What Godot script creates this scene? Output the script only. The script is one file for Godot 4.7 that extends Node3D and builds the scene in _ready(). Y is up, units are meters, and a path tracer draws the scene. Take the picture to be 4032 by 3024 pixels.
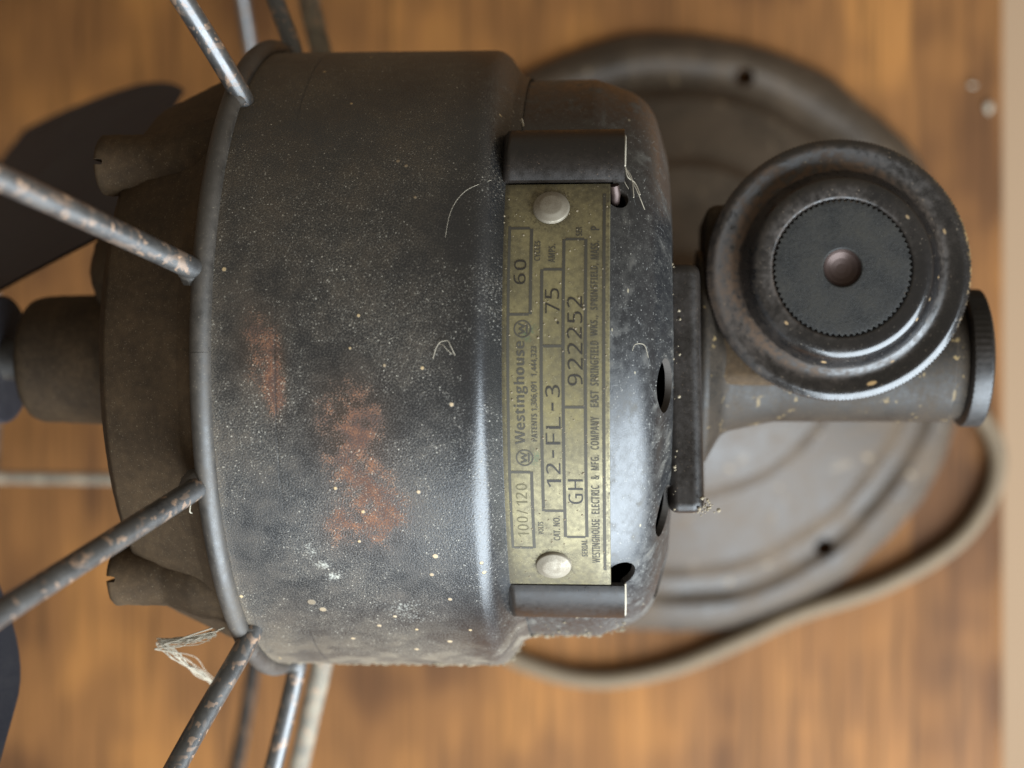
extends Node3D
# Back of an old electric desk fan on a wooden table, seen from straight above. Lengths in millimetres, converted by MM.

const MM := 0.001
const AXIS_Y := 185.0            # height of the motor axis over the table
const AXIS_Z := -4.7
const TILT := 4.6                # the head nods down a little towards the blades
const BASE_X := 50.0
const BASE_Z := -15.8

var fan: Node3D
var head := Transform3D()        # motor axes (x to the rear, y up, z to the window side) in the fan's axes
var M := {}
var lut := PackedByteArray()

# ---------------------------------------------------------------- mesh helpers

func new_st() -> SurfaceTool:
	var st := SurfaceTool.new()
	st.begin(Mesh.PRIMITIVE_TRIANGLES)
	return st

func tri(st: SurfaceTool, p: Array, n: Array, uv: Array) -> void:
	# p in mm; wound so that the front faces the way the normals point
	var a: Vector3 = p[0]
	var b: Vector3 = p[1]
	var c: Vector3 = p[2]
	var g := (c - a).cross(b - a)
	if g.length_squared() < 1e-14:
		return
	var s: Vector3 = n[0] + n[1] + n[2]
	var order := [0, 1, 2] if g.dot(s) >= 0.0 else [0, 2, 1]
	for i in order:
		st.set_normal((n[i] as Vector3).normalized())
		st.set_uv(uv[i])
		st.add_vertex((p[i] as Vector3) * MM)

func quad(st: SurfaceTool, a: Vector3, b: Vector3, c: Vector3, d: Vector3, n := Vector3.ZERO) -> void:
	var m := n if n != Vector3.ZERO else (c - a).cross(b - a).normalized()
	var z := Vector2.ZERO
	tri(st, [a, b, c], [m, m, m], [z, z, z])
	tri(st, [a, c, d], [m, m, m], [z, z, z])

# Profile of [along, radius, fillet]; returns the filleted line cut into steps no longer than most.
func profile(pts: Array, most := 2.0, arc := 6) -> PackedVector2Array:
	var raw := PackedVector2Array()
	for i in pts.size():
		var p := Vector2(pts[i][0], pts[i][1])
		var rad: float = pts[i][2] if pts[i].size() > 2 else 0.0
		if rad <= 0.0 or i == 0 or i == pts.size() - 1:
			raw.append(p)
			continue
		var a := Vector2(pts[i - 1][0], pts[i - 1][1])
		var b := Vector2(pts[i + 1][0], pts[i + 1][1])
		var da := (a - p).normalized()
		var db := (b - p).normalized()
		var half := acos(clampf(da.dot(db), -1.0, 1.0)) / 2.0
		var cut := minf(rad / tan(half), minf((a - p).length(), (b - p).length()) * 0.49)
		var e0 := p + da * cut
		var e1 := p + db * cut
		for k in arc + 1:
			var t := float(k) / arc
			raw.append(e0.lerp(p, t).lerp(p.lerp(e1, t), t))
	var out := PackedVector2Array([raw[0]])
	for i in range(1, raw.size()):
		var d := raw[i] - raw[i - 1]
		if d.length() < 0.004:
			continue
		var n := int(ceil(d.length() / most))
		for k in n:
			out.append(raw[i - 1] + d * (k + 1.0) / n)
	return out

func back(p: PackedVector2Array) -> PackedVector2Array:
	p.reverse()
	return p

# Surface of revolution. axis 0: round the motor's x, angle 0 up; axis 1: round y, angle 0 towards +x.
func lathe(st: SurfaceTool, prof: PackedVector2Array, axis := 0, n := 96, from := -180.0, to := 180.0, uv_x := Vector2(0, 1), hole = null, thick := 1.2, wobble = null) -> void:
	var rows := prof.size()
	var tang := PackedVector2Array()
	for i in rows:
		var t0 := (prof[i] - prof[maxi(i - 1, 0)])
		var t1 := (prof[mini(i + 1, rows - 1)] - prof[i])
		# a hard corner keeps the direction of the longer side less; average by direction
		var t := t0.normalized() + t1.normalized()
		tang.append(t.normalized() if t.length() > 1e-6 else t1.normalized())
	var pos := PackedVector3Array()
	var nor := PackedVector3Array()
	var uvs := PackedVector2Array()
	var keep := PackedFloat32Array()
	for i in rows:
		for k in n + 1:
			var deg := from + (to - from) * k / n
			var c := cos(deg_to_rad(deg))
			var s := sin(deg_to_rad(deg))
			var along := prof[i].x
			var r := prof[i].y
			if wobble != null:
				r += wobble.call(deg, i, along, r)
			var tn := Vector2(-tang[i].y, tang[i].x)   # (along, radial)
			var p: Vector3
			var m: Vector3
			if axis == 0:
				p = Vector3(along, r * c, r * s)
				m = Vector3(tn.x, tn.y * c, tn.y * s)
			else:
				p = Vector3(r * c, along, r * s)
				m = Vector3(tn.y * c, tn.x, tn.y * s)
			pos.append(p)
			nor.append(m)
			uvs.append(Vector2(float(k) / n, (along - uv_x.x) / (uv_x.y - uv_x.x)))
			keep.append(hole.call(p) if hole != null else 1.0)
	if uv_x == Vector2.ZERO:          # v by length along the profile
		var run := 0.0
		var runs := PackedFloat32Array([0.0])
		for i in range(1, rows):
			run += (prof[i] - prof[i - 1]).length()
			runs.append(run)
		for i in rows:
			for k in n + 1:
				uvs[i * (n + 1) + k] = Vector2(float(k) / n, runs[i] / run)
	var w := n + 1
	for i in rows - 1:
		for k in n:
			var q := [i * w + k, i * w + k + 1, (i + 1) * w + k + 1, (i + 1) * w + k]
			for f in [[q[0], q[1], q[2]], [q[0], q[2], q[3]]]:
				clip_tri(st, f, pos, nor, uvs, keep, thick)

func clip_tri(st: SurfaceTool, f: Array, pos: PackedVector3Array, nor: PackedVector3Array, uvs: PackedVector2Array, keep: PackedFloat32Array, thick: float) -> void:
	var inside := 0
	for i in f:
		if keep[i] > 0.0:
			inside += 1
	if inside == 0:
		return
	if inside == 3:
		tri(st, [pos[f[0]], pos[f[1]], pos[f[2]]], [nor[f[0]], nor[f[1]], nor[f[2]]], [uvs[f[0]], uvs[f[1]], uvs[f[2]]])
		return
	var p := []
	var n := []
	var u := []
	var cut := []
	for j in 3:
		var a: int = f[j]
		var b: int = f[(j + 1) % 3]
		if keep[a] > 0.0:
			p.append(pos[a]); n.append(nor[a]); u.append(uvs[a])
		if (keep[a] > 0.0) != (keep[b] > 0.0):
			var t := keep[a] / (keep[a] - keep[b])
			p.append(pos[a].lerp(pos[b], t)); n.append(nor[a].lerp(nor[b], t)); u.append(uvs[a].lerp(uvs[b], t))
			cut.append(p.size() - 1)
	for j in range(1, p.size() - 1):
		tri(st, [p[0], p[j], p[j + 1]], [n[0], n[j], n[j + 1]], [u[0], u[j], u[j + 1]])
	if cut.size() == 2 and thick > 0.0:
		var a: Vector3 = p[cut[0]]
		var b: Vector3 = p[cut[1]]
		quad(st, a, b, b - n[cut[1]].normalized() * thick, a - n[cut[0]].normalized() * thick)

# Round bar along a line of points (mm); radius one number or one per point.
func tube(st: SurfaceTool, pts: PackedVector3Array, radius, sides := 14, caps := true) -> void:
	var n := pts.size()
	var up := Vector3.UP
	var rings := []
	var nrm := []
	var run := 0.0
	var along := []
	for i in n:
		var t := (pts[mini(i + 1, n - 1)] - pts[maxi(i - 1, 0)]).normalized()
		if i == 0:
			up = Vector3.UP if absf(t.y) < 0.9 else Vector3.RIGHT
		else:
			run += (pts[i] - pts[i - 1]).length()
		along.append(run)
		up = (up - t * up.dot(t)).normalized()
		var side := t.cross(up)
		var r: float = radius[i] if radius is Array or radius is PackedFloat32Array else radius
		var ring := PackedVector3Array()
		var rn := PackedVector3Array()
		for k in sides + 1:
			var a := TAU * k / sides
			var d := up * cos(a) + side * sin(a)
			rn.append(d)
			ring.append(pts[i] + d * r)
		rings.append(ring)
		nrm.append(rn)
	for i in n - 1:
		for k in sides:
			var uv := [Vector2(float(k) / sides, along[i] / 20.0), Vector2((k + 1.0) / sides, along[i] / 20.0), Vector2((k + 1.0) / sides, along[i + 1] / 20.0), Vector2(float(k) / sides, along[i + 1] / 20.0)]
			tri(st, [rings[i][k], rings[i][k + 1], rings[i + 1][k + 1]], [nrm[i][k], nrm[i][k + 1], nrm[i + 1][k + 1]], [uv[0], uv[1], uv[2]])
			tri(st, [rings[i][k], rings[i + 1][k + 1], rings[i + 1][k]], [nrm[i][k], nrm[i + 1][k + 1], nrm[i + 1][k]], [uv[0], uv[2], uv[3]])
	if caps:
		for e in [0, n - 1]:
			var t := (pts[0] - pts[1]).normalized() if e == 0 else (pts[n - 1] - pts[n - 2]).normalized()
			for k in sides:
				tri(st, [pts[e], rings[e][k], rings[e][k + 1]], [t, t, t], [Vector2.ZERO, Vector2.ZERO, Vector2.ZERO])

func smooth_line(ctrl: Array, steps := 8) -> PackedVector3Array:
	var out := PackedVector3Array()
	for i in ctrl.size() - 1:
		var a: Vector3 = ctrl[maxi(i - 1, 0)]
		var b: Vector3 = ctrl[i]
		var c: Vector3 = ctrl[i + 1]
		var d: Vector3 = ctrl[mini(i + 2, ctrl.size() - 1)]
		for k in steps:
			out.append(b.cubic_interpolate(c, a, d, float(k) / steps))
	out.append(ctrl[-1])
	return out

# Box with rounded edges, in mm.
func rbox(st: SurfaceTool, at: Vector3, size: Vector3, bevel: float, turn := Basis(), steps := 4) -> void:
	var h := size / 2.0
	var lines := []
	for ax in 3:
		var l := PackedFloat32Array()
		for k in steps + 1:
			l.append(-h[ax] + bevel * (1.0 - cos(PI / 2 * k / steps)))
		for k in steps + 1:
			l.append(h[ax] - bevel * (1.0 - cos(PI / 2 * (steps - k) / steps)))
		lines.append(l)
	for ax in 3:
		var u := (ax + 1) % 3
		var v := (ax + 2) % 3
		for sgn in [-1.0, 1.0]:
			var ps := []
			var ns := []
			for i in lines[u].size():
				for j in lines[v].size():
					var p := Vector3()
					p[ax] = h[ax] * sgn
					p[u] = lines[u][i]
					p[v] = lines[v][j]
					var inner := p.clamp(-h + Vector3.ONE * bevel, h - Vector3.ONE * bevel)
					var d := (p - inner).normalized()
					ps.append(at + turn * (inner + d * bevel))
					ns.append(turn * d)
			var w: int = lines[v].size()
			var z := Vector2.ZERO
			for i in lines[u].size() - 1:
				for j in w - 1:
					var q := [i * w + j, i * w + j + 1, (i + 1) * w + j + 1, (i + 1) * w + j]
					tri(st, [ps[q[0]], ps[q[1]], ps[q[2]]], [ns[q[0]], ns[q[1]], ns[q[2]]], [z, z, z])
					tri(st, [ps[q[0]], ps[q[2]], ps[q[3]]], [ns[q[0]], ns[q[2]], ns[q[3]]], [z, z, z])

func blob(st: SurfaceTool, at: Vector3, r: Vector3, rng: RandomNumberGenerator, rough := 0.3, rows := 6, cols := 9) -> void:
	var ps := []
	var ns := []
	for i in rows + 1:
		for k in cols:
			var a := PI * i / rows
			var b := TAU * k / cols
			var d := Vector3(sin(a) * cos(b), cos(a), sin(a) * sin(b))
			var s := 1.0 + rng.randf_range(-rough, rough) * sin(a)
			ps.append(at + d * r * s)
			ns.append((d / r).normalized())
	var z := Vector2.ZERO
	for i in rows:
		for k in cols:
			var q := [i * cols + k, i * cols + (k + 1) % cols, (i + 1) * cols + (k + 1) % cols, (i + 1) * cols + k]
			tri(st, [ps[q[0]], ps[q[1]], ps[q[2]]], [ns[q[0]], ns[q[1]], ns[q[2]]], [z, z, z])
			tri(st, [ps[q[0]], ps[q[2]], ps[q[3]]], [ns[q[0]], ns[q[2]], ns[q[3]]], [z, z, z])

func part(called: String, st: SurfaceTool, m: Material, parent: Node3D, at := Transform3D()) -> MeshInstance3D:
	var o := MeshInstance3D.new()
	o.name = called
	st.index()
	o.mesh = st.commit()
	o.mesh.surface_set_material(0, m)
	o.transform = at
	parent.add_child(o, true)
	return o

func on_head(r: float, deg: float, x: float) -> Vector3:
	return Vector3(x, r * cos(deg_to_rad(deg)), r * sin(deg_to_rad(deg)))

# ---------------------------------------------------------------- textures

func noise(w: int, h: int, freq: float, seed_: int, octaves := 3, kind := FastNoiseLite.TYPE_SIMPLEX_SMOOTH) -> PackedByteArray:
	var f := FastNoiseLite.new()
	f.noise_type = kind
	f.seed = seed_
	f.frequency = freq
	f.fractal_octaves = octaves
	var im := f.get_image(w, h, false, false, true)
	im.convert(Image.FORMAT_L8)
	return im.get_data()

func tiled(size: int, freq: float, seed_: int, octaves := 3) -> PackedByteArray:
	var f := FastNoiseLite.new()
	f.noise_type = FastNoiseLite.TYPE_SIMPLEX_SMOOTH
	f.seed = seed_
	f.frequency = freq
	f.fractal_octaves = octaves
	var im := f.get_seamless_image(size, size, false, false, 0.15, true)
	im.convert(Image.FORMAT_L8)
	return im.get_data()

func stretched(w: int, h: int, w0: int, h0: int, freq: float, seed_: int, octaves := 3) -> PackedByteArray:
	var f := FastNoiseLite.new()
	f.noise_type = FastNoiseLite.TYPE_SIMPLEX_SMOOTH
	f.seed = seed_
	f.frequency = freq
	f.fractal_octaves = octaves
	var im := f.get_image(w0, h0, false, false, true)
	im.convert(Image.FORMAT_L8)
	im.resize(w, h, Image.INTERPOLATE_CUBIC)
	return im.get_data()

func tex(w: int, h: int, data: PackedByteArray, grey := false) -> ImageTexture:
	return ImageTexture.create_from_image(Image.create_from_data(w, h, false, Image.FORMAT_L8 if grey else Image.FORMAT_RGB8, data))

func smat(maps: Array, relief: float, tri_mm := 0.0, spec := 0.62) -> StandardMaterial3D:
	var m := StandardMaterial3D.new()
	m.albedo_texture = maps[0]
	m.roughness = 1.0
	m.roughness_texture = maps[1]
	m.metallic_specular = spec
	if relief > 0.0:
		m.heightmap_enabled = true
		m.heightmap_texture = maps[2]
		m.heightmap_scale = relief
	if tri_mm > 0.0:
		m.uv1_triplanar = true
		m.uv1_scale = Vector3.ONE * (1000.0 / tri_mm)
	return m

class Paint:
	var w: int
	var h: int
	var col := PackedByteArray()
	var rough := PackedByteArray()
	var high := PackedByteArray()
	func _init(w_: int, h_: int) -> void:
		w = w_; h = h_
		col.resize(w * h * 3); rough.resize(w * h); high.resize(w * h)
	func dot(x: float, y: float, r: float, c: Color, lift: int, wrap := true, stretch := 1.0) -> void:
		var k := int(ceil(r * maxf(stretch, 1.0)))
		for dy in range(-k, k + 1):
			for dx in range(-k, k + 1):
				var ddx := dx / stretch
				var d := sqrt(ddx * ddx + dy * dy)
				if d > r + 0.5:
					continue
				var a := clampf(r + 0.5 - d, 0.0, 1.0) * c.a
				var px := int(x) + dx
				var py := int(y) + dy
				if wrap:
					px = posmod(px, w); py = posmod(py, h)
				elif px < 0 or py < 0 or px >= w or py >= h:
					continue
				var i := py * w + px
				col[i * 3] = int(lerpf(col[i * 3], c.r * 255.0, a))
				col[i * 3 + 1] = int(lerpf(col[i * 3 + 1], c.g * 255.0, a))
				col[i * 3 + 2] = int(lerpf(col[i * 3 + 2], c.b * 255.0, a))
				rough[i] = int(lerpf(rough[i], 190.0, a))
				high[i] = clampi(high[i] + int(lift * a), 0, 255)

func maps_of(p: Paint) -> Array:
	return [tex(p.w, p.h, p.col), tex(p.w, p.h, p.rough, true), tex(p.w, p.h, p.high, true)]

# Enamel under dust: a tile. base and dust are sRGB colours, cover 0..1, chip: share of bare copper or rust.
func grime(size: int, seed_: int, base: Color, dust: Color, cover: float, gloss: float, specks: int, speck_col: Color, chip := 0.0, chip_col := Color(0.55, 0.36, 0.25)) -> Array:
	var p := Paint.new(size, size)
	var a := tiled(size, 4.0 / size, seed_, 4)
	var b := tiled(size, 30.0 / size, seed_ + 1, 3)
	var c := tiled(size, 0.35, seed_ + 2, 2)
	var e := tiled(size, 9.0 / size, seed_ + 3, 4)
	for i in size * size:
		var k := clampf(cover * (0.25 + 0.9 * a[i] / 255.0 + 0.6 * (b[i] / 255.0 - 0.5) + 0.9 * (c[i] / 255.0 - 0.5)), 0.0, 1.0)
		var q := base.lerp(dust, k)
		var ro := lerpf(gloss, 0.85, clampf(k * 1.6, 0.0, 1.0))
		var hi := 110.0 + 60.0 * k + 40.0 * (c[i] / 255.0 - 0.5)
		if chip > 0.0:
			var t := smoothstep(1.0 - chip, 1.0 - chip + 0.03, e[i] / 255.0 + 0.08 * (b[i] / 255.0 - 0.5))
			q = q.lerp(chip_col, t)
			ro = lerpf(ro, 0.65, t)
			hi -= 40.0 * t
		p.col[i * 3] = int(q.r * 255.0)
		p.col[i * 3 + 1] = int(q.g * 255.0)
		p.col[i * 3 + 2] = int(q.b * 255.0)
		p.rough[i] = int(ro * 255.0)
		p.high[i] = int(hi)
	var rng := RandomNumberGenerator.new()
	rng.seed = seed_
	for i in specks:
		var s := rng.randf_range(0.55, 1.15)
		p.dot(rng.randi() % size, rng.randi() % size, rng.randf_range(0.0, 1.3) * size / 1024.0, Color(speck_col.r * s, speck_col.g * s, speck_col.b * s, rng.randf_range(0.35, 0.95)), 50)
	return maps_of(p)

# The drum: across u the angle -100..100 degrees, down v the motor x from -44 to 5 mm.
func drum_maps() -> Array:
	var w := 2048
	var h := 512
	var p := Paint.new(w, h)
	var a := noise(w, h, 0.004, 11, 4)
	var b := noise(w, h, 0.03, 12, 3)
	var c := noise(w, h, 0.3, 13, 2)
	var e := noise(w, h, 0.012, 14, 4)
	var black := Color(0.104, 0.103, 0.106)
	var dust := Color(0.50, 0.43, 0.33)
	var pale := Color(0.60, 0.56, 0.48)
	var rust := Color(0.27, 0.15, 0.085)
	for y in h:
		var x := -44.0 + 49.0 * y / h
		for k in w:
			var i := y * w + k
			var deg := -100.0 + 200.0 * k / w
			var n := a[i] / 255.0
			var m := b[i] / 255.0
			var f := c[i] / 255.0
			var side := smoothstep(12.0, 70.0, -deg) * 0.34 + smoothstep(38.0, 80.0, deg) * 0.34
			var groove := smoothstep(-39.0, -41.5, x) * 0.35
			var cov := clampf(0.0 + 0.30 * n + 0.16 * (m - 0.5) + 0.95 * (f - 0.5) + side + groove - 0.16 * smoothstep(-9.0, -1.5, x), 0.0, 0.9)
			var q := black.lerp(dust, cov)
			if deg > 45.0:
				q = q.lerp(pale, clampf((e[i] / 255.0 - 0.45) * 2.0, 0.0, 0.45) * smoothstep(45.0, 78.0, deg))
			var ro := lerpf(0.30, 0.84, clampf(cov * 1.5, 0.0, 1.0))
			var film := clampf((e[i] / 255.0 - 0.35) * 1.3 + 0.5 * smoothstep(-26.0, -42.0, x) + 0.3 * (m - 0.5), 0.0, 1.0) * smoothstep(0.0, -14.0, x)
			q = q.lerp(Color(0.30, 0.24, 0.17), film * 0.42)
			ro = lerpf(ro, 0.7, film * 0.5)
			# rust: a streak along the seam and a cloud behind it
			var r1 := exp(-pow((x + 31.0) / 1.5, 2.0) - pow((deg - 4.0) / 5.5, 2.0)) * 1.25 + exp(-pow((x + 34.0) / 3.2, 2.0) - pow((deg + 1.0) / 7.0, 2.0)) * 0.55
			var r2 := exp(-pow((x + 19.0) / 5.5, 2.0) - pow((deg - 15.0) / 8.5, 2.0)) * 0.75 + exp(-pow((x + 17.0) / 5.5, 2.0) - pow((deg - 26.0) / 6.5, 2.0)) * 0.8 + exp(-pow((x + 23.5) / 3.0, 2.0) - pow((deg - 29.0) / 4.0, 2.0)) * 0.5
			r2 += exp(-pow((x + 21.0) / 6.0, 2.0) - pow((deg - 9.0) / 6.0, 2.0)) * 0.35
			var patch := clampf((e[i] / 255.0 - 0.42) * 3.2 + (m - 0.5) * 2.2, -0.5, 1.0)
			var near := r1 + r2
			var t := clampf((near * (0.60 + 0.95 * patch) + 2.2 * (f - 0.5) * minf(1.0, 1.6 * near) - 0.50) * 2.2, 0.0, 1.0) * 0.8
			q = q.lerp(Color(0.25, 0.17, 0.11), clampf(near * 0.75, 0.0, 0.7))
			q = q.lerp(rust.lerp(Color(0.53, 0.33, 0.19), clampf(2.6 * (f - 0.46) + 1.6 * (m - 0.5), 0.0, 1.0)), t)
			ro = lerpf(ro, 0.92, t)
			# the seam line
			var seam := exp(-pow((x + 31.0) / 0.16, 2.0)) * clampf(0.35 + 0.75 * sin(deg * 0.1 + 0.9), 0.0, 1.0) * (0.4 + 0.6 * m)
			q = q.lerp(Color(0.05, 0.045, 0.04), clampf(seam, 0.0, 1.0) * 0.6)
			p.col[i * 3] = int(q.r * 255.0)
			p.col[i * 3 + 1] = int(q.g * 255.0)
			p.col[i * 3 + 2] = int(q.b * 255.0)
			p.rough[i] = int(ro * 255.0)
			p.high[i] = clampi(int(110.0 + 45.0 * cov + 60.0 * (f - 0.5) - 90.0 * seam + 30.0 * t), 0, 255)
	var rng := RandomNumberGenerator.new()
	rng.seed = 5
	for i in 56000:
		var px := rng.randi() % w
		var py := rng.randi() % h
		var deg := -100.0 + 200.0 * px / w
		if rng.randf() > (0.28 + 0.72 * exp(-pow((deg - 5.0) / 42.0, 2.0))) * smoothstep(0.22, 0.62, a[py * w + px] / 255.0 + 0.5 * (b[py * w + px] / 255.0 - 0.5)):
			continue
		var s := rng.randf_range(0.42, 0.98)
		p.dot(px, py, rng.randf_range(0.0, 0.62) if i % 7 else rng.randf_range(0.5, 1.1), Color(s, s * 0.96, s * 0.87, rng.randf_range(0.4, 1.0)), 70)
	for i in 26:      # cream paint spots
		p.dot(rng.randi() % w, rng.randi() % h, rng.randf_range(2.0, 3.6), Color(0.78, 0.66, 0.47, 0.85), 80)
	# spots where the photograph has them: [angle, x, radius, tone]
	for s in [[34.0, -8.2, 4.5, 0.8], [38.0, -9.0, 3.6, 0.7], [49.0, -16.0, 3.4, 0.75], [52.0, -19.0, 4.0, 0.7], [58.0, -8.0, 4.5, 0.75], [44.0, -6.6, 3.6, 0.7], [22.0, -10.0, 3.2, 0.8], [-31.0, -12.5, 3.0, 0.62], [-32.0, -13.8, 3.0, 0.62], [-25.0, -10.6, 2.6, 0.6], [57.0, -24.0, 4.0, 0.7], [62.0, -14.0, 4.5, 0.72], [47.0, -27.5, 6.0, 0.62], [45.0, -29.0, 7.0, 0.5], [8.0, -4.5, 3.2, 0.85], [2.0, -14.5, 2.4, 0.7]]:
		p.dot((s[0] + 100.0) / 200.0 * w, (s[1] + 44.0) / 49.0 * h, s[2], Color(s[3], s[3] * 0.86, s[3] * 0.66, 0.8), 70, false)
	# rubbed pale patches and scratches
	for s in [[48.0, -13.5, 26, 9.0], [46.0, -14.5, 20, 6.0], [36.0, -26.0, 22, 3.0], [38.5, -24.5, 26, 3.2], [33.0, -27.5, 18, 5.0]]:
		for k in int(s[2]) * 5:
			p.dot((s[0] + rng.randfn(0.0, s[3] * 0.14) + 100.0) / 200.0 * w, (s[1] + rng.randfn(0.0, s[3] * 0.2) + 44.0) / 49.0 * h, rng.randf_range(0.3, 1.6), Color(0.66, 0.65, 0.6, 0.5), 20, false)
	for s in [[-38.0, -9.0, -26.0, -22.0], [-2.0, -8.0, 6.0, -12.0], [35.0, -27.0, 43.0, -20.0], [33.0, -26.5, 40.0, -19.0], [-18.0, -4.0, -26.0, -18.0], [-12.0, -15.0, -20.0, -25.0], [62.0, -35.0, 70.0, -28.0]]:
		for k in 160:
			var t := k / 160.0
			p.dot((lerpf(s[0], s[2], t) + 100.0) / 200.0 * w, (lerpf(s[1], s[3], t) + 44.0) / 49.0 * h, 0.4, Color(0.6, 0.58, 0.5, 0.16), 12, false)
	return maps_of(p)

# The rear cap: angle -100..100 across, motor x 0..30 mm down.
func cap_maps() -> Array:
	var w := 2048
	var h := 512
	var p := Paint.new(w, h)
	var a := noise(w, h, 0.005, 31, 4)
	var b := noise(w, h, 0.04, 32, 3)
	var c := noise(w, h, 0.3, 33, 2)
	var e := noise(w, h, 0.014, 34, 4)
	var black := Color(0.11, 0.113, 0.12)
	var dust := Color(0.47, 0.43, 0.36)
	for y in h:
		var x := 30.0 * y / h
		for k in w:
			var i := y * w + k
			var deg := -100.0 + 200.0 * k / w
			var f := c[i] / 255.0
			var cov := 0.0 + 0.2 * (a[i] / 255.0) + 0.25 * (b[i] / 255.0 - 0.5) + 0.35 * (f - 0.5)
			cov += 0.28 * smoothstep(55.0, 85.0, deg) + 0.25 * smoothstep(45.0, 85.0, -deg) * smoothstep(20.0, 8.0, x)
			cov += 0.3 * clampf((e[i] / 255.0 - 0.62) * 4.0, 0.0, 1.0)
			cov = clampf(cov, 0.0, 0.9)
			var q := black.lerp(dust, cov)
			# rust-brown dirt in the groove in front of the plate
			var g := smoothstep(3.4, 1.0, x) * (0.4 + 0.6 * b[i] / 255.0)
			q = q.lerp(Color(0.22, 0.14, 0.09), g * 0.75)
			p.col[i * 3] = int(q.r * 255.0)
			p.col[i * 3 + 1] = int(q.g * 255.0)
			p.col[i * 3 + 2] = int(q.b * 255.0)
			p.rough[i] = int(lerpf(0.30, 0.84, clampf(cov * 1.7 + g * 0.5, 0.0, 1.0)) * 255.0)
			p.high[i] = clampi(int(110.0 + 50.0 * cov + 46.0 * (f - 0.5)), 0, 255)
	var rng := RandomNumberGenerator.new()
	rng.seed = 6
	for i in 15000:
		var s := rng.randf_range(0.4, 0.95)
		p.dot(rng.randi() % w, rng.randi() % h, rng.randf_range(0.0, 1.1), Color(s, s * 0.97, s * 0.9, rng.randf_range(0.3, 0.9)), 50)
	for i in 26:
		p.dot(rng.randi() % w, rng.randi() % h, rng.randf_range(1.5, 3.2), Color(0.74, 0.68, 0.55, 0.7), 60, false, rng.randf_range(0.7, 2.6))
	for i in 60:    # short hair-like scuffs
		var d0 := rng.randf_range(-60.0, 70.0)
		var x0 := rng.randf_range(17.0, 28.0)
		var dd := rng.randf_range(-3.0, 3.0)
		var dx := rng.randf_range(-1.6, 1.6)
		for k in 40:
			p.dot((d0 + dd * k / 40.0 + 100.0) / 200.0 * w, (x0 + dx * k / 40.0) / 30.0 * h, 0.4, Color(0.72, 0.72, 0.7, 0.22), 10, false)
	return maps_of(p)

# The knob: angle -180..180 from the rear across, along the profile from below the rim to the disc down.
func knob_maps() -> Array:
	var w := 1024
	var h := 256
	var p := Paint.new(w, h)
	var a := noise(w, h, 0.012, 61, 4)
	var b := noise(w, h, 0.06, 62, 3)
	var c := noise(w, h, 0.35, 63, 2)
	for y in h:
		var v := float(y) / h
		for k in w:
			var i := y * w + k
			var deg := -180.0 + 360.0 * k / w
			var f := c[i] / 255.0
			var far := 0.5 - 0.5 * cos(deg_to_rad(deg - 30.0))         # handled side is rubbed clean
			var groove := exp(-pow((v - 0.645) / 0.05, 2.0)) * 0.55 + exp(-pow((v - 0.985) / 0.03, 2.0)) * 0.6
			var d := clampf((0.12 + 0.55 * far) * (0.2 + 1.1 * a[i] / 255.0 + 0.9 * (b[i] / 255.0 - 0.5)) + groove * (0.3 + 0.7 * far) * b[i] / 128.0 + 0.35 * (f - 0.5), 0.0, 0.95)
			if v > 0.70:
				d *= 0.55
			var q := Color(0.075, 0.073, 0.078).lerp(Color(0.31, 0.225, 0.145), d)
			p.col[i * 3] = int(q.r * 255.0)
			p.col[i * 3 + 1] = int(q.g * 255.0)
			p.col[i * 3 + 2] = int(q.b * 255.0)
			p.rough[i] = int(lerpf(0.14, 0.8, clampf(d * 1.5, 0.0, 1.0)) * 255.0)
			p.high[i] = clampi(int(110.0 + 50.0 * d + 26.0 * (f - 0.5)), 0, 255)
	var rng := RandomNumberGenerator.new()
	rng.seed = 8
	for i in 900:
		var s := rng.randf_range(0.4, 0.8)
		p.dot(rng.randi() % w, rng.randi() % h, rng.randf_range(0.0, 1.0), Color(s, s * 0.86, s * 0.68, rng.randf_range(0.3, 0.8)), 40, true, 1.5)
	for s in [[74.0, 0.55, 3.6, 0.78], [100.0, 0.76, 2.4, 0.7], [20.0, 0.8, 1.8, 0.66], [35.0, 0.83, 1.8, 0.66], [-20.0, 0.6, 2.2, 0.6], [5.0, 0.72, 1.6, 0.7], [-38.0, 0.9, 2.6, 0.5], [60.0, 0.63, 1.8, 0.6], [135.0, 0.92, 2.6, 0.6]]:
		p.dot((s[0] + 180.0) / 360.0 * w, s[1] * h, s[2], Color(s[3], s[3] * 0.8, s[3] * 0.52, 0.9), 60, false, 2.0)
	for k in 260:     # brassy wear on the rim
		p.dot((rng.randfn(-14.0, 20.0) + 180.0) / 360.0 * w, rng.randfn(0.45, 0.012) * h, rng.randf_range(0.5, 1.6), Color(0.55, 0.42, 0.22, 0.5), 20, false, 2.0)
	return maps_of(p)

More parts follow.
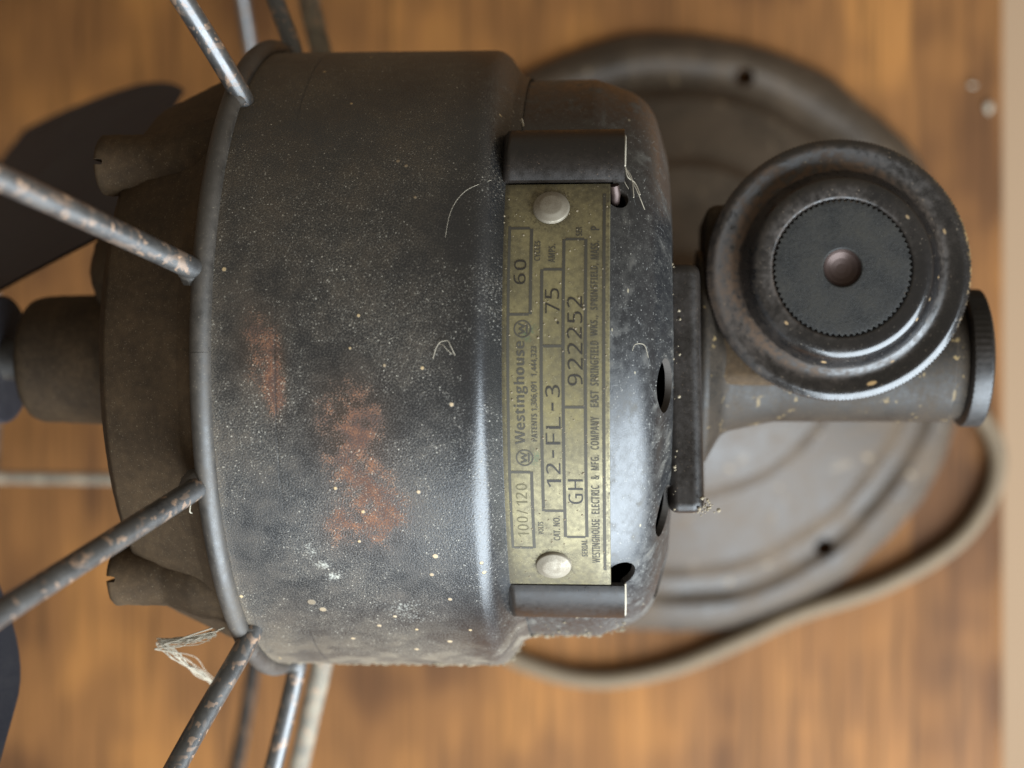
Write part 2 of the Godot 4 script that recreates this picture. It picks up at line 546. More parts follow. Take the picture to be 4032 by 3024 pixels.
func brass_maps() -> Array:
	var w := 1024
	var h := 256
	var p := Paint.new(w, h)
	var a := noise(w, h, 0.006, 51, 4)
	var b := noise(w, h, 0.05, 52, 3)
	var c := noise(w, h, 0.4, 53, 2)
	var brass := Color(0.555, 0.51, 0.365)
	var dull := Color(0.31, 0.28, 0.205)
	for i in w * h:
		var f := c[i] / 255.0
		var k := clampf(0.12 + 0.55 * (a[i] / 255.0) + 0.5 * (b[i] / 255.0 - 0.5) + 0.5 * (f - 0.5), 0.0, 1.0)
		var edge := smoothstep(20.0, 4.0, float(i / w)) * 0.5 + smoothstep(110.0, 20.0, float(i % w)) * 0.25 + smoothstep(float(w) - 130.0, float(w) - 20.0, float(i % w)) * 0.4
		var q := brass.lerp(dull, clampf(k + edge, 0.0, 1.0))
		p.col[i * 3] = int(q.r * 255.0)
		p.col[i * 3 + 1] = int(q.g * 255.0)
		p.col[i * 3 + 2] = int(q.b * 255.0)
		p.rough[i] = int(lerpf(0.34, 0.68, k) * 255.0)
		p.high[i] = clampi(int(128.0 + 60.0 * (f - 0.5) + 30.0 * (b[i] / 255.0 - 0.5)), 0, 255)
	var rng := RandomNumberGenerator.new()
	rng.seed = 7
	for d in [-25.5, 40.0]:          # grime round the rivets
		for k in 420:
			var ang := rng.randf() * TAU
			var rr := 2.75 + absf(rng.randfn(0.0, 0.55))
			p.dot(((d + 30.4) / 75.7 + rr * cos(ang) / 68.4) * w, (0.4545 + rr * sin(ang) / 16.5) * h, rng.randf_range(0.6, 2.4), Color(0.20, 0.165, 0.10, 0.22), 12, false)
	for k in 900:                    # dirt along the edges
		p.dot(rng.randf() * w, (absf(rng.randfn(0.0, 0.05)) if k % 2 else 1.0 - absf(rng.randfn(0.0, 0.03))) * h, rng.randf_range(0.8, 3.0), Color(0.19, 0.155, 0.10, 0.2), 10, false)
	for s in [[0.63, 0.33], [0.645, 0.30], [0.37, 0.25], [0.36, 0.22], [0.35, 0.29]]:    # green verdigris
		for k in 70:
			p.dot((s[0] + rng.randfn(0.0, 0.006)) * w, (s[1] + rng.randfn(0.0, 0.022)) * h, rng.randf_range(0.5, 1.8), Color(0.26, 0.36, 0.27, 0.22), 10, false)
	for i in 5000:
		var s := rng.randf_range(0.5, 0.9)
		p.dot(rng.randi() % w, rng.randi() % h, rng.randf_range(0.0, 0.8), Color(s, s * 0.96, s * 0.8, rng.randf_range(0.25, 0.7)), 30)
	return maps_of(p)

func wood_maps() -> Array:
	var w := 1024
	var h := 1024
	var p := Paint.new(w, h)
	var a := stretched(w, h, 256, 48, 0.022, 71, 3)      # broad figure along the grain
	var b := stretched(w, h, 512, 24, 0.07, 72, 3)
	var c := stretched(w, h, 1024, 32, 0.22, 73, 2)     # pores
	var e := noise(w, h, 0.006, 74, 3)
	var gold := Color(0.575, 0.385, 0.20)
	var mid := Color(0.475, 0.315, 0.17)
	var dark := Color(0.335, 0.215, 0.12)
	for i in w * h:
		var k := clampf(0.47 + 0.9 * (a[i] / 255.0 - 0.5) + 0.32 * (b[i] / 255.0 - 0.5) + 1.0 * (e[i] / 255.0 - 0.5), 0.0, 1.0)
		var q := gold.lerp(mid, smoothstep(0.0, 0.5, k)).lerp(dark, smoothstep(0.5, 1.0, k) * 0.85)
		q = q.darkened(0.26 * clampf((c[i] / 255.0 - 0.55) * 3.0, 0.0, 1.0))
		p.col[i * 3] = int(q.r * 255.0)
		p.col[i * 3 + 1] = int(q.g * 255.0)
		p.col[i * 3 + 2] = int(q.b * 255.0)
		p.rough[i] = int(255.0 * (0.55 + 0.16 * (b[i] / 255.0)))
		p.high[i] = 255 - c[i] / 3
	return maps_of(p)

# ---------------------------------------------------------------- lettering on the curved plate

const PB := 2.3                  # front edge of the nameplate on the motor axis
var plate_r := 51.75

func letter_line(text: String, deg_from: float, deg_to: float, b_mid: float, height: float, parent: Node3D, bold := false, mono := false, ink: Material = null) -> void:
	# Runs from deg_from (start) to deg_to, centre line b_mid mm behind the plate's front edge, capitals height mm tall.
	var tm := TextMesh.new()
	var font := SystemFont.new()
	font.font_names = PackedStringArray(["Droid Sans Mono" if mono else "Droid Sans"])
	if bold:
		font.font_weight = 700
	tm.font = font
	tm.text = text
	tm.font_size = 64
	tm.pixel_size = 0.01
	tm.depth = 0.0
	tm.curve_step = 1.0
	var ar := tm.get_mesh_arrays()
	var v: PackedVector3Array = ar[Mesh.ARRAY_VERTEX]
	var idx: PackedInt32Array = ar[Mesh.ARRAY_INDEX] if ar[Mesh.ARRAY_INDEX] != null else PackedInt32Array(range(v.size()))
	if v.is_empty():
		print("no letters for ", text)
		return
	var lo := Vector2(1e9, 1e9)
	var hi := -lo
	for p in v:
		lo = lo.min(Vector2(p.x, p.y))
		hi = hi.max(Vector2(p.x, p.y))
	var size := hi - lo
	var st := new_st()
	var z := Vector2.ZERO
	for t in range(0, idx.size(), 3):
		var ps := []
		var ns := []
		for j in 3:
			var p := v[idx[t + j]]
			var along := (p.x - lo.x) / size.x
			var up := (p.y - lo.y) / size.y - 0.5
			var deg := lerpf(deg_from, deg_to, along)
			ps.append(on_head(plate_r + 0.035, deg, PB + (b_mid - up * height) * 1.075))
			ns.append(on_head(1.0, deg, 0.0))
		tri(st, ps, ns, [z, z, z])
	part("lettering", st, ink if ink else M.ink, parent)

func stamped(text: String, deg_from: float, deg_to: float, b_mid: float, height: float, parent: Node3D, ink: Material, seed_: int) -> void:
	# struck one character at a time, so the line wanders a little
	var rng := RandomNumberGenerator.new()
	rng.seed = seed_
	var n := text.length()
	for i in n:
		var w := (deg_to - deg_from) / n
		var a := deg_from + w * (i + 0.12) + rng.randf_range(-0.05, 0.05)
		var thin: float = {"-": 0.5, ".": 0.2, "1": 0.55, "/": 0.5}.get(text[i], 0.74)
		var tall: float = {"-": 0.13, ".": 0.17}.get(text[i], 1.0)
		var down: float = {".": 0.42}.get(text[i], 0.0)
		letter_line(text[i], a + w * (0.74 - thin) / 2.0, a + w * (0.74 + thin) / 2.0, b_mid + down * height + rng.randf_range(-0.07, 0.07), height * tall, parent, false, true, ink)

func plate_bar(deg_a: float, deg_b: float, b0: float, b1: float, st: SurfaceTool) -> void:
	var n := maxi(1, int(absf(deg_b - deg_a) / 1.5))
	var z := Vector2.ZERO
	for k in n:
		var d0 := lerpf(deg_a, deg_b, float(k) / n)
		var d1 := lerpf(deg_a, deg_b, (k + 1.0) / n)
		var r := plate_r + 0.03
		var q := [on_head(r, d0, PB + b0 * 1.075), on_head(r, d1, PB + b0 * 1.075), on_head(r, d1, PB + b1 * 1.075), on_head(r, d0, PB + b1 * 1.075)]
		var n0 := on_head(1.0, d0, 0.0)
		var n1 := on_head(1.0, d1, 0.0)
		tri(st, [q[0], q[1], q[2]], [n0, n1, n1], [z, z, z])
		tri(st, [q[0], q[2], q[3]], [n0, n1, n0], [z, z, z])

func emblem(deg: float, b: float, dia: float, parent: Node3D) -> void:
	# a ring with a W over a bar
	var st := new_st()
	var r := dia / 2.0
	var k := rad_to_deg(1.0 / plate_r)
	var z := Vector2.ZERO
	var place := func(u: float, v: float) -> Vector3:   # u to the right of the text, v up, in mm
		return on_head(plate_r + 0.035, deg - u * k, PB + b * 1.075 - v)
	var up := on_head(1.0, deg, 0.0)
	for i in 36:
		var a0 := TAU * i / 36
		var a1 := TAU * (i + 1) / 36
		var q := [place.call(r * cos(a0), r * sin(a0)), place.call(r * cos(a1), r * sin(a1)), place.call((r - 0.22) * cos(a1), (r - 0.22) * sin(a1)), place.call((r - 0.22) * cos(a0), (r - 0.22) * sin(a0))]
		tri(st, [q[0], q[1], q[2]], [up, up, up], [z, z, z])
		tri(st, [q[0], q[2], q[3]], [up, up, up], [z, z, z])
	var w := [Vector2(-0.78, 0.62), Vector2(-0.42, -0.34), Vector2(0.0, 0.5), Vector2(0.42, -0.34), Vector2(0.78, 0.62)]
	for i in 4:
		var a: Vector2 = w[i]
		var c: Vector2 = w[i + 1]
		var s := (c - a).normalized().orthogonal() * 0.13
		var q := [place.call(a.x + s.x, a.y + s.y), place.call(c.x + s.x, c.y + s.y), place.call(c.x - s.x, c.y - s.y), place.call(a.x - s.x, a.y - s.y)]
		tri(st, [q[0], q[1], q[2]], [up, up, up], [z, z, z])
		tri(st, [q[0], q[2], q[3]], [up, up, up], [z, z, z])
	var q := [place.call(-0.8, -0.5), place.call(0.8, -0.5), place.call(0.7, -0.78), place.call(-0.7, -0.78)]
	tri(st, [q[0], q[1], q[2]], [up, up, up], [z, z, z])
	tri(st, [q[0], q[2], q[3]], [up, up, up], [z, z, z])
	part("emblem", st, M.ink, parent)

# ---------------------------------------------------------------- the scene

func _ready() -> void:
	# camera: about 0.27 m above the motor, looking straight down
	var cam := Camera3D.new()
	cam.name = "camera"
	add_child(cam)
	cam.position = Vector3(0, (AXIS_Y + 270.0) * MM, 0)
	cam.rotation_degrees = Vector3(-90, 0, 0)
	var lens := CameraAttributesPhysical.new()
	lens.frustum_focal_length = 45.4
	lens.frustum_focus_distance = 0.226
	lens.frustum_near = 0.02
	lens.frustum_far = 20.0
	lens.exposure_aperture = 10.0
	cam.attributes = lens
	cam.fov = 29.62
	cam.near = 0.02
	cam.far = 20.0
	cam.current = true

	var we := WorldEnvironment.new()
	we.name = "surroundings"
	var env := Environment.new()
	env.background_mode = Environment.BG_COLOR
	env.background_color = Color(0.80, 0.76, 0.69)
	env.background_energy_multiplier = 0.46
	env.tonemap_mode = Environment.TONE_MAPPER_LINEAR
	env.tonemap_exposure = 1.15
	env.sdfgi_enabled = true
	env.ssao_enabled = true
	env.ssil_enabled = true
	we.environment = env
	add_child(we)

	# daylight of a window low on the right, behind the cord
	var win := AreaLight3D.new()
	win.name = "window_light"
	add_child(win)
	win.area_size = Vector2(0.80, 0.62)
	win.light_energy = 1.95
	win.light_color = Color(0.90, 0.955, 1.0)
	win.shadow_enabled = true
	win.set("area_range", 6.0)
	win.look_at_from_position(Vector3(0.32, 0.45, 0.46), Vector3(0.0, 0.18, 0.0))

	materials()
	build_setting()
	build_fan()

func materials() -> void:
	M.drum = smat(drum_maps(), 0.010)
	M.cap = smat(cap_maps(), 0.004)
	M.brass = smat(brass_maps(), 0.003)
	M.brass.metallic = 0.35
	M.enamel = smat(grime(1024, 101, Color(0.10, 0.096, 0.094), Color(0.37, 0.30, 0.215), 0.5, 0.26, 5000, Color(0.74, 0.68, 0.56)), 0.004, 60.0, 0.7)
	M.knob = smat(knob_maps(), 0.003, 0.0, 0.6)
	M.hood = smat(grime(512, 109, Color(0.082, 0.076, 0.074), Color(0.26, 0.19, 0.13), 0.34, 0.15, 1500, Color(0.66, 0.52, 0.38)), 0.003, 40.0, 0.5)
	M.crackle = smat(grime(512, 106, Color(0.10, 0.10, 0.10), Color(0.27, 0.245, 0.205), 0.45, 0.4, 3200, Color(0.5, 0.47, 0.41)), 0.03, 26.0, 0.4)
	M.brown = smat(grime(1024, 111, Color(0.16, 0.125, 0.09), Color(0.40, 0.32, 0.23), 0.6, 0.7, 9000, Color(0.6, 0.55, 0.46)), 0.008, 60.0, 0.3)
	M.wire = smat(grime(512, 121, Color(0.12, 0.122, 0.13), Color(0.52, 0.47, 0.40), 0.34, 0.2, 1800, Color(0.8, 0.74, 0.62), 0.3, Color(0.58, 0.45, 0.34)), 0.003, 24.0, 0.85)
	M.old_wire = smat(grime(512, 125, Color(0.2, 0.19, 0.17), Color(0.62, 0.57, 0.48), 0.75, 0.6, 600, Color(0.8, 0.74, 0.62), 0.3, Color(0.62, 0.48, 0.36)), 0.012, 24.0)
	M.base = smat(grime(512, 131, Color(0.15, 0.125, 0.102), Color(0.48, 0.385, 0.28), 0.5, 0.22, 500, Color(0.8, 0.74, 0.65), 0.13, Color(0.55, 0.47, 0.36)), 0.003, 110.0, 0.5)
	M.blade = smat(grime(512, 141, Color(0.17, 0.17, 0.20), Color(0.33, 0.31, 0.30), 0.45, 0.5, 200, Color(0.5, 0.47, 0.43)), 0.0, 120.0, 0.4)
	M.paint_spots = smat(grime(512, 151, Color(0.075, 0.07, 0.065), Color(0.31, 0.235, 0.15), 0.5, 0.34, 4200, Color(0.7, 0.6, 0.42), 0.15, Color(0.56, 0.47, 0.31)), 0.012, 34.0, 0.42)
	for k in [M.wire]:
		k.clearcoat_enabled = true
		k.clearcoat = 0.6
		k.clearcoat_roughness = 0.22
	M.wood = smat(wood_maps(), 0.0, 0.0, 0.3)
	M.wood.clearcoat_enabled = true
	M.wood.clearcoat = 0.05
	M.wood.clearcoat_roughness = 0.35
	M.ink = StandardMaterial3D.new()
	M.ink.albedo_color = Color(0.255, 0.235, 0.195)
	M.ink.roughness = 0.7
	M.stamp = StandardMaterial3D.new()
	M.stamp.albedo_color = Color(0.16, 0.14, 0.11)
	M.stamp.roughness = 0.6
	M.faint = StandardMaterial3D.new()
	M.faint.albedo_color = Color(0.34, 0.31, 0.21)
	M.faint.roughness = 0.7
	M.rivet = smat(grime(256, 161, Color(0.62, 0.59, 0.53), Color(0.40, 0.35, 0.28), 0.55, 0.4, 60, Color(0.8, 0.78, 0.7)), 0.003, 10.0)
	M.rivet.metallic = 0.5
	M.copper = StandardMaterial3D.new()
	M.copper.albedo_color = Color(0.27, 0.215, 0.195)
	M.copper.metallic = 0.6
	M.copper.roughness = 0.45
	M.cord = smat(grime(256, 171, Color(0.31, 0.25, 0.175), Color(0.48, 0.40, 0.29), 0.7, 0.7, 100, Color(0.75, 0.7, 0.6)), 0.006, 12.0)
	M.lint = StandardMaterial3D.new()
	M.lint.albedo_color = Color(0.62, 0.58, 0.51)
	M.lint.roughness = 1.0
	M.crust = smat(grime(256, 181, Color(0.40, 0.35, 0.27), Color(0.62, 0.56, 0.46), 0.7, 0.9, 200, Color(0.8, 0.76, 0.68)), 0.01, 6.0)
	M.floor = StandardMaterial3D.new()
	M.floor.albedo_color = Color(0.68, 0.56, 0.44)
	M.floor.roughness = 0.8

func build_setting() -> void:
	var st := new_st()
	quad(st, Vector3(-3000, -430, -3000), Vector3(-3000, -430, 3000), Vector3(3000, -430, 3000), Vector3(3000, -430, -3000), Vector3.UP)
	var o := part("floor", st, M.floor, self)
	o.set_meta("kind", "structure")
	o.set_meta("label", "pale cream floor below the right edge of the table")

	# table top: grain runs across the fan's axis; right edge rounded
	var t := Node3D.new()
	t.name = "table"
	add_child(t)
	t.position = Vector3(-0.295, 0, 0.05)
	t.set_meta("label", "golden brown wooden table under the old fan")
	t.set_meta("category", "table")
	st = new_st()
	var w := 900.0
	var l := 1300.0
	var cut := profile([[-w / 2, 0.0], [w / 2, 0.0, 5.0], [w / 2, -24.0, 5.0], [-w / 2, -24.0]], 60.0, 8)
	for i in cut.size() - 1:
		var a := cut[i]
		var b := cut[i + 1]
		var na := (cut[mini(i + 1, cut.size() - 1)] - cut[maxi(i - 1, 0)]).orthogonal().normalized()
		var nb := (cut[mini(i + 2, cut.size() - 1)] - cut[i]).orthogonal().normalized()
		if na.dot(Vector2(a.x * 0.02, a.y + 12.0)) < 0.0:
			na = -na
		if nb.dot(Vector2(b.x * 0.02, b.y + 12.0)) < 0.0:
			nb = -nb
		var n0 := Vector3(na.x, na.y, 0)
		var n1 := Vector3(nb.x, nb.y, 0)
		var u0 := a.x / 420.0
		var u1 := b.x / 420.0
		var q := [Vector3(a.x, a.y, -l / 2), Vector3(b.x, b.y, -l / 2), Vector3(b.x, b.y, l / 2), Vector3(a.x, a.y, l / 2)]
		var v := l / 420.0
		tri(st, [q[0], q[1], q[2]], [n0, n1, n1], [Vector2(u0, 0), Vector2(u1, 0), Vector2(u1, v)])
		tri(st, [q[0], q[2], q[3]], [n0, n1, n0], [Vector2(u0, 0), Vector2(u1, v), Vector2(u0, v)])
	part("table_top", st, M.wood, t)
	st = new_st()
	rbox(st, Vector3(0, -60, 590), Vector3(800, 70, 22), 2.0)
	part("apron", st, M.wood, t)
	for sx in [-1, 1]:
		for sz in [-1, 1]:
			st = new_st()
			rbox(st, Vector3(sx * 400, -227, sz * 590), Vector3(46, 404, 46), 4.0)
			part("leg", st, M.wood, t)

	var rng := RandomNumberGenerator.new()
	rng.seed = 3
	var crumbs := [
		[Vector3(149.0, 0.7, -86.5), Vector3(1.3, 0.8, 1.8), "larger whitish crumb on the table edge right of the fan base"],
		[Vector3(144.0, 0.5, -93.5), Vector3(1.3, 0.6, 0.6), "flat whitish crumb beside the larger one near the table edge"],
		[Vector3(150.0, 0.5, 125.5), Vector3(1.3, 0.6, 0.8), "pale crumb on the table beyond the cord's lowest bend"],
	]
	for c in crumbs:
		st = new_st()
		blob(st, Vector3.ZERO, c[1], rng, 0.25)
		var k := part("crumb", st, M.lint, self)
		k.position = c[0] * MM
		k.set_meta("label", c[2])
		k.set_meta("category", "crumb")
		k.set_meta("group", "pale crumbs on the table")

func build_fan() -> void:
	fan = Node3D.new()
	fan.name = "desk_fan"
	add_child(fan)
	fan.position = Vector3(BASE_X, 0, BASE_Z) * MM
	fan.set_meta("label", "dusty black antique electric desk fan with a brass nameplate on its motor")
	fan.set_meta("category", "fan")
	head = Transform3D(Basis(Vector3(0, 0, 1), deg_to_rad(TILT)), Vector3(-BASE_X, AXIS_Y, AXIS_Z - BASE_Z) * MM)
	build_base()
	build_motor()
	build_front()
	build_plate()
	build_rear()
	build_guard()
	build_dirt()

func build_base() -> void:
	var st := new_st()
	var holes := [Vector2(21.9, -78.9), Vector2(46.4, 66.3), Vector2(-80.0, 14.0)]
	var hole := func(p: Vector3) -> float:
		var f := 100.0
		for h in holes:
			f = minf(f, Vector2(p.x, p.z).distance_to(h) - 3.0)
		return f
	var prof := profile([[0.6, 88.0], [0.0, 93.0, 0.8], [2.0, 94.4, 1.5], [7.0, 88.0, 3.5], [7.6, 85.0, 3.0], [6.6, 81.0, 4.0], [8.0, 76.5, 5.0], [14.0, 72.0, 8.0], [26.0, 51.5, 5.0], [30.0, 48.0, 3.0], [36.0, 36.0, 6.0], [46.0, 21.0, 9.0], [60.0, 15.0, 6.0], [62.0, 14.0]], 2.2, 6)
	var dent := FastNoiseLite.new()
	dent.seed = 4
	dent.frequency = 0.03
	var uneven := func(deg: float, _i: int, y: float, r: float) -> float:
		return -0.6 + 1.4 * dent.get_noise_3d(r * cos(deg_to_rad(deg)), y * 2.0, r * sin(deg_to_rad(deg)))
	lathe(st, prof, 1, 200, -180, 180, Vector2(0, 1), hole, 2.2, uneven)
	var b := part("base", st, M.base, fan)
	st = new_st()
	lathe(st, profile([[58.0, 14.0], [64.0, 14.0, 2.0], [70.0, 11.0, 3.0], [150.0, 11.0, 3.0], [154.0, 13.0, 2.0], [168.0, 13.0, 2.0], [169.0, 0.0]], 10.0), 1, 40)
	part("neck", st, M.enamel, fan)
	# supply cord: out of the base, round it and away under the motor
	st = new_st()
	var c := []
	for p in [[118.0, 5.5, -10.0], [132.0, 5.0, -3.0], [142.0, 4.4, 6.0], [148.6, 3.8, 14.5], [151.0, 3.5, 25.0], [147.2, 3.4, 37.6], [136.4, 3.4, 50.5], [114.5, 3.4, 62.9], [88.5, 3.4, 71.5], [71.2, 3.4, 79.5], [49.6, 3.4, 88.2], [28.0, 3.4, 92.0], [9.9, 3.4, 89.0], [-8.0, 3.4, 80.0], [-26.0, 3.4, 60.0], [-44.0, 4.6, 34.0], [-52.0, 10.0, 6.0]]:
		c.append(Vector3(p[0] - BASE_X, p[1], p[2] - BASE_Z))
	tube(st, smooth_line(c, 8), 2.8, 16)
	var cord := part("power_cord", st, M.cord, fan)
	st = new_st()
	lathe(st, profile([[0.0, 0.05], [0.0, 3.6], [2.0, 4.6, 1.0], [14.0, 9.0, 4.0], [24.0, 10.0, 2.0], [25.0, 9.0], [25.0, 0.05]], 3.0), 0, 32)
	for z in [-6.3, 6.3]:
		rbox(st, Vector3(32.0, 0.0, z), Vector3(16.0, 6.0, 1.4), 0.4)
	part("plug", st, M.enamel, cord, Transform3D(Basis(Vector3(0, 1, 0), deg_to_rad(106.0)), Vector3(-52.0 - BASE_X, 10.2, 7.0 - BASE_Z) * MM))

func build_motor() -> void:
	# the drum with the fillet at its rear edge
	var st := new_st()
	lathe(st, profile([[-43.5, 54.0], [-43.5, 56.2, 0.4], [-0.2, 55.9, 3.4], [2.7, 51.6, 1.2], [4.4, 50.9]], 1.2, 7), 0, 180, -100, 100, Vector2(-44.0, 5.0))
	var drum := part("motor_housing", st, M.drum, fan, head)
	st = new_st()
	lathe(st, profile([[-43.5, 54.0], [-43.5, 56.2, 0.4], [-0.2, 55.9, 3.4], [2.7, 51.6, 1.2], [4.4, 50.9]], 3.0, 5), 0, 60, 100, 260, Vector2(-44.0, 5.0))
	part("housing_underside", st, M.drum, drum)
	# the raised bead at its front edge
	st = new_st()
	var ring := PackedVector3Array()
	for k in 145:
		ring.append(on_head(56.9, k * 2.5, -42.1))
	tube(st, ring, 1.6, 14, false)
	part("bead", st, M.enamel, drum)
	# rear cap with round vent holes and the openings beside the plate
	st = new_st()
	var hole := func(p: Vector3) -> float:
		var deg := rad_to_deg(atan2(p.z, p.y))
		var f := 100.0
		for k in [7.0, 38.5, 70.0]:
			f = minf(f, p.distance_to(on_head(40.6, k, 27.2)) - 4.3)
		if p.x < 23.5:
			var r := Vector2(p.y, p.z).length()
			for o in [[-29.6, 19.9, 1.7, 1.9], [46.4, 20.2, 2.5, 3.0]]:
				var u: float = (deg - o[0]) * 0.017453 * r / o[3]
				var v: float = (p.x - o[1]) / o[2]
				f = minf(f, (sqrt(u * u + v * v) - 1.0) * 2.0)
			for o in [[-40.0, -31.0], [46.0, 56.6]]:       # slots under the hoods
				var du: float = absf(deg - (o[0] + o[1]) / 2.0) - (o[1] - o[0]) / 2.0
				f = minf(f, maxf(du * 0.9, absf(p.x - 11.6) - 9.1 + (1.5 if deg < 0.0 else 0.0)))
		return f
	var prof := profile([[4.0, 50.4], [16.0, 50.6, 4.0], [25.5, 47.0, 9.0], [28.5, 36.5, 3.0], [29.0, 30.0], [29.0, 0.5]], 0.9, 10)
	lathe(st, prof, 0, 300, -100, 100, Vector2(0.0, 30.0), hole, 1.1)
	var cap := part("rear_cap", st, M.cap, fan, head)
	st = new_st()
	lathe(st, profile([[4.0, 50.4], [16.0, 50.6, 4.0], [25.5, 47.0, 9.0], [28.5, 36.5, 3.0], [29.0, 30.0], [29.0, 0.5]], 3.0, 6), 0, 50, 100, 260, Vector2(0.0, 30.0))
	part("cap_underside", st, M.cap, cap)
	# lanced hoods at both ends of the plate
	for side in [[-30.6, -43.0, 4.3], [45.7, 57.4, 2.2]]:
		st = new_st()
		var nu := 14
		var nv := 24
		var ps := []
		var ns := []
		for layer in [0.0, -0.7]:
			for i in nu + 1:
				for j in nv + 1:
					var t := float(i) / nu
					var x := lerpf(1.9, 21.0, float(j) / nv)
					var endfall := 1.0 - pow(clampf((2.9 - x) / 0.9, 0.0, 1.0), 2.0) * 0.6
					var h: float = side[2] * sqrt(maxf(0.0, 1.0 - pow((t - 0.42) / (0.58 if t > 0.42 else 0.46), 2.0))) * endfall + 0.25
					if side[2] < 0.0:
						h = side[2] * (1.0 - t) * (1.0 - 0.35 * t) - 0.5 + 0.4 * sin(PI * t)
					ps.append(on_head(50.6 + h + layer, lerpf(side[0], side[1], t), x))
		for i in nu + 1:
			for j in nv + 1:
				var t0: Vector3 = ps[mini(i + 1, nu) * (nv + 1) + j] - ps[maxi(i - 1, 0) * (nv + 1) + j]
				var t1: Vector3 = ps[i * (nv + 1) + mini(j + 1, nv)] - ps[i * (nv + 1) + maxi(j - 1, 0)]
				var n := t0.cross(t1).normalized()
				if n.dot(ps[i * (nv + 1) + j] * Vector3(0, 1, 1)) < 0.0:
					n = -n
				ns.append(n)
		var off := (nu + 1) * (nv + 1)
		var z := Vector2.ZERO
		for i in nu:
			for j in nv:
				var q := [i * (nv + 1) + j, i * (nv + 1) + j + 1, (i + 1) * (nv + 1) + j + 1, (i + 1) * (nv + 1) + j]
				tri(st, [ps[q[0]], ps[q[1]], ps[q[2]]], [ns[q[0]], ns[q[1]], ns[q[2]]], [z, z, z])
				tri(st, [ps[q[0]], ps[q[2]], ps[q[3]]], [ns[q[0]], ns[q[2]], ns[q[3]]], [z, z, z])
				tri(st, [ps[off + q[0]], ps[off + q[1]], ps[off + q[2]]], [-ns[q[0]], -ns[q[1]], -ns[q[2]]], [z, z, z])
				tri(st, [ps[off + q[0]], ps[off + q[2]], ps[off + q[3]]], [-ns[q[0]], -ns[q[2]], -ns[q[3]]], [z, z, z])
		for j in nv:
			quad(st, ps[j], ps[j + 1], ps[off + j + 1], ps[off + j])
		for i in nu:
			for j in [0, nv]:
				var q0: int = i * (nv + 1) + j
				var q1: int = (i + 1) * (nv + 1) + j
				quad(st, ps[q0], ps[q1], ps[off + q1], ps[off + q0])
		part("vent_hood", st, M.hood, cap)
	# the little pin and bent lug ends that stick out beside the plate
	st = new_st()
	tube(st, PackedVector3Array([on_head(52.6, -32.6, 16.6), on_head(52.4, -32.6, 20.8)]), 0.75, 12)
	part("hood_pin", st, M.enamel, cap)
	st = new_st()
	tube(st, PackedVector3Array([on_head(51.4, -30.4, 19.4), on_head(50.2, -29.6, 19.6), on_head(48.2, -29.2, 19.4)]), 0.8, 10)
	part("hood_pin", st, M.copper, cap)
	st = new_st()
	tube(st, PackedVector3Array([on_head(50.95, -43.4, 2.2), on_head(50.95, -43.5, 12.0), on_head(50.95, -43.4, 20.8)]), 0.2, 8)
	part("worn_edge", st, M.crust, cap)
	st = new_st()
	tube(st, smooth_line([on_head(51.0, -43.0, 21.0), on_head(52.9, -40.0, 21.05), on_head(53.4, -37.0, 21.05), on_head(52.6, -33.5, 21.0)], 5), 0.22, 8)
	part("worn_edge", st, M.lint, cap)
	st = new_st()
	tube(st, smooth_line([on_head(51.0, 46.0, 21.0), on_head(52.4, 49.0, 21.05), on_head(52.6, 52.5, 21.0), on_head(51.4, 56.4, 20.8), on_head(51.0, 57.3, 18.8), on_head(51.0, 57.3, 16.4)], 5), 0.26, 8)
	part("worn_edge", st, M.lint, cap)

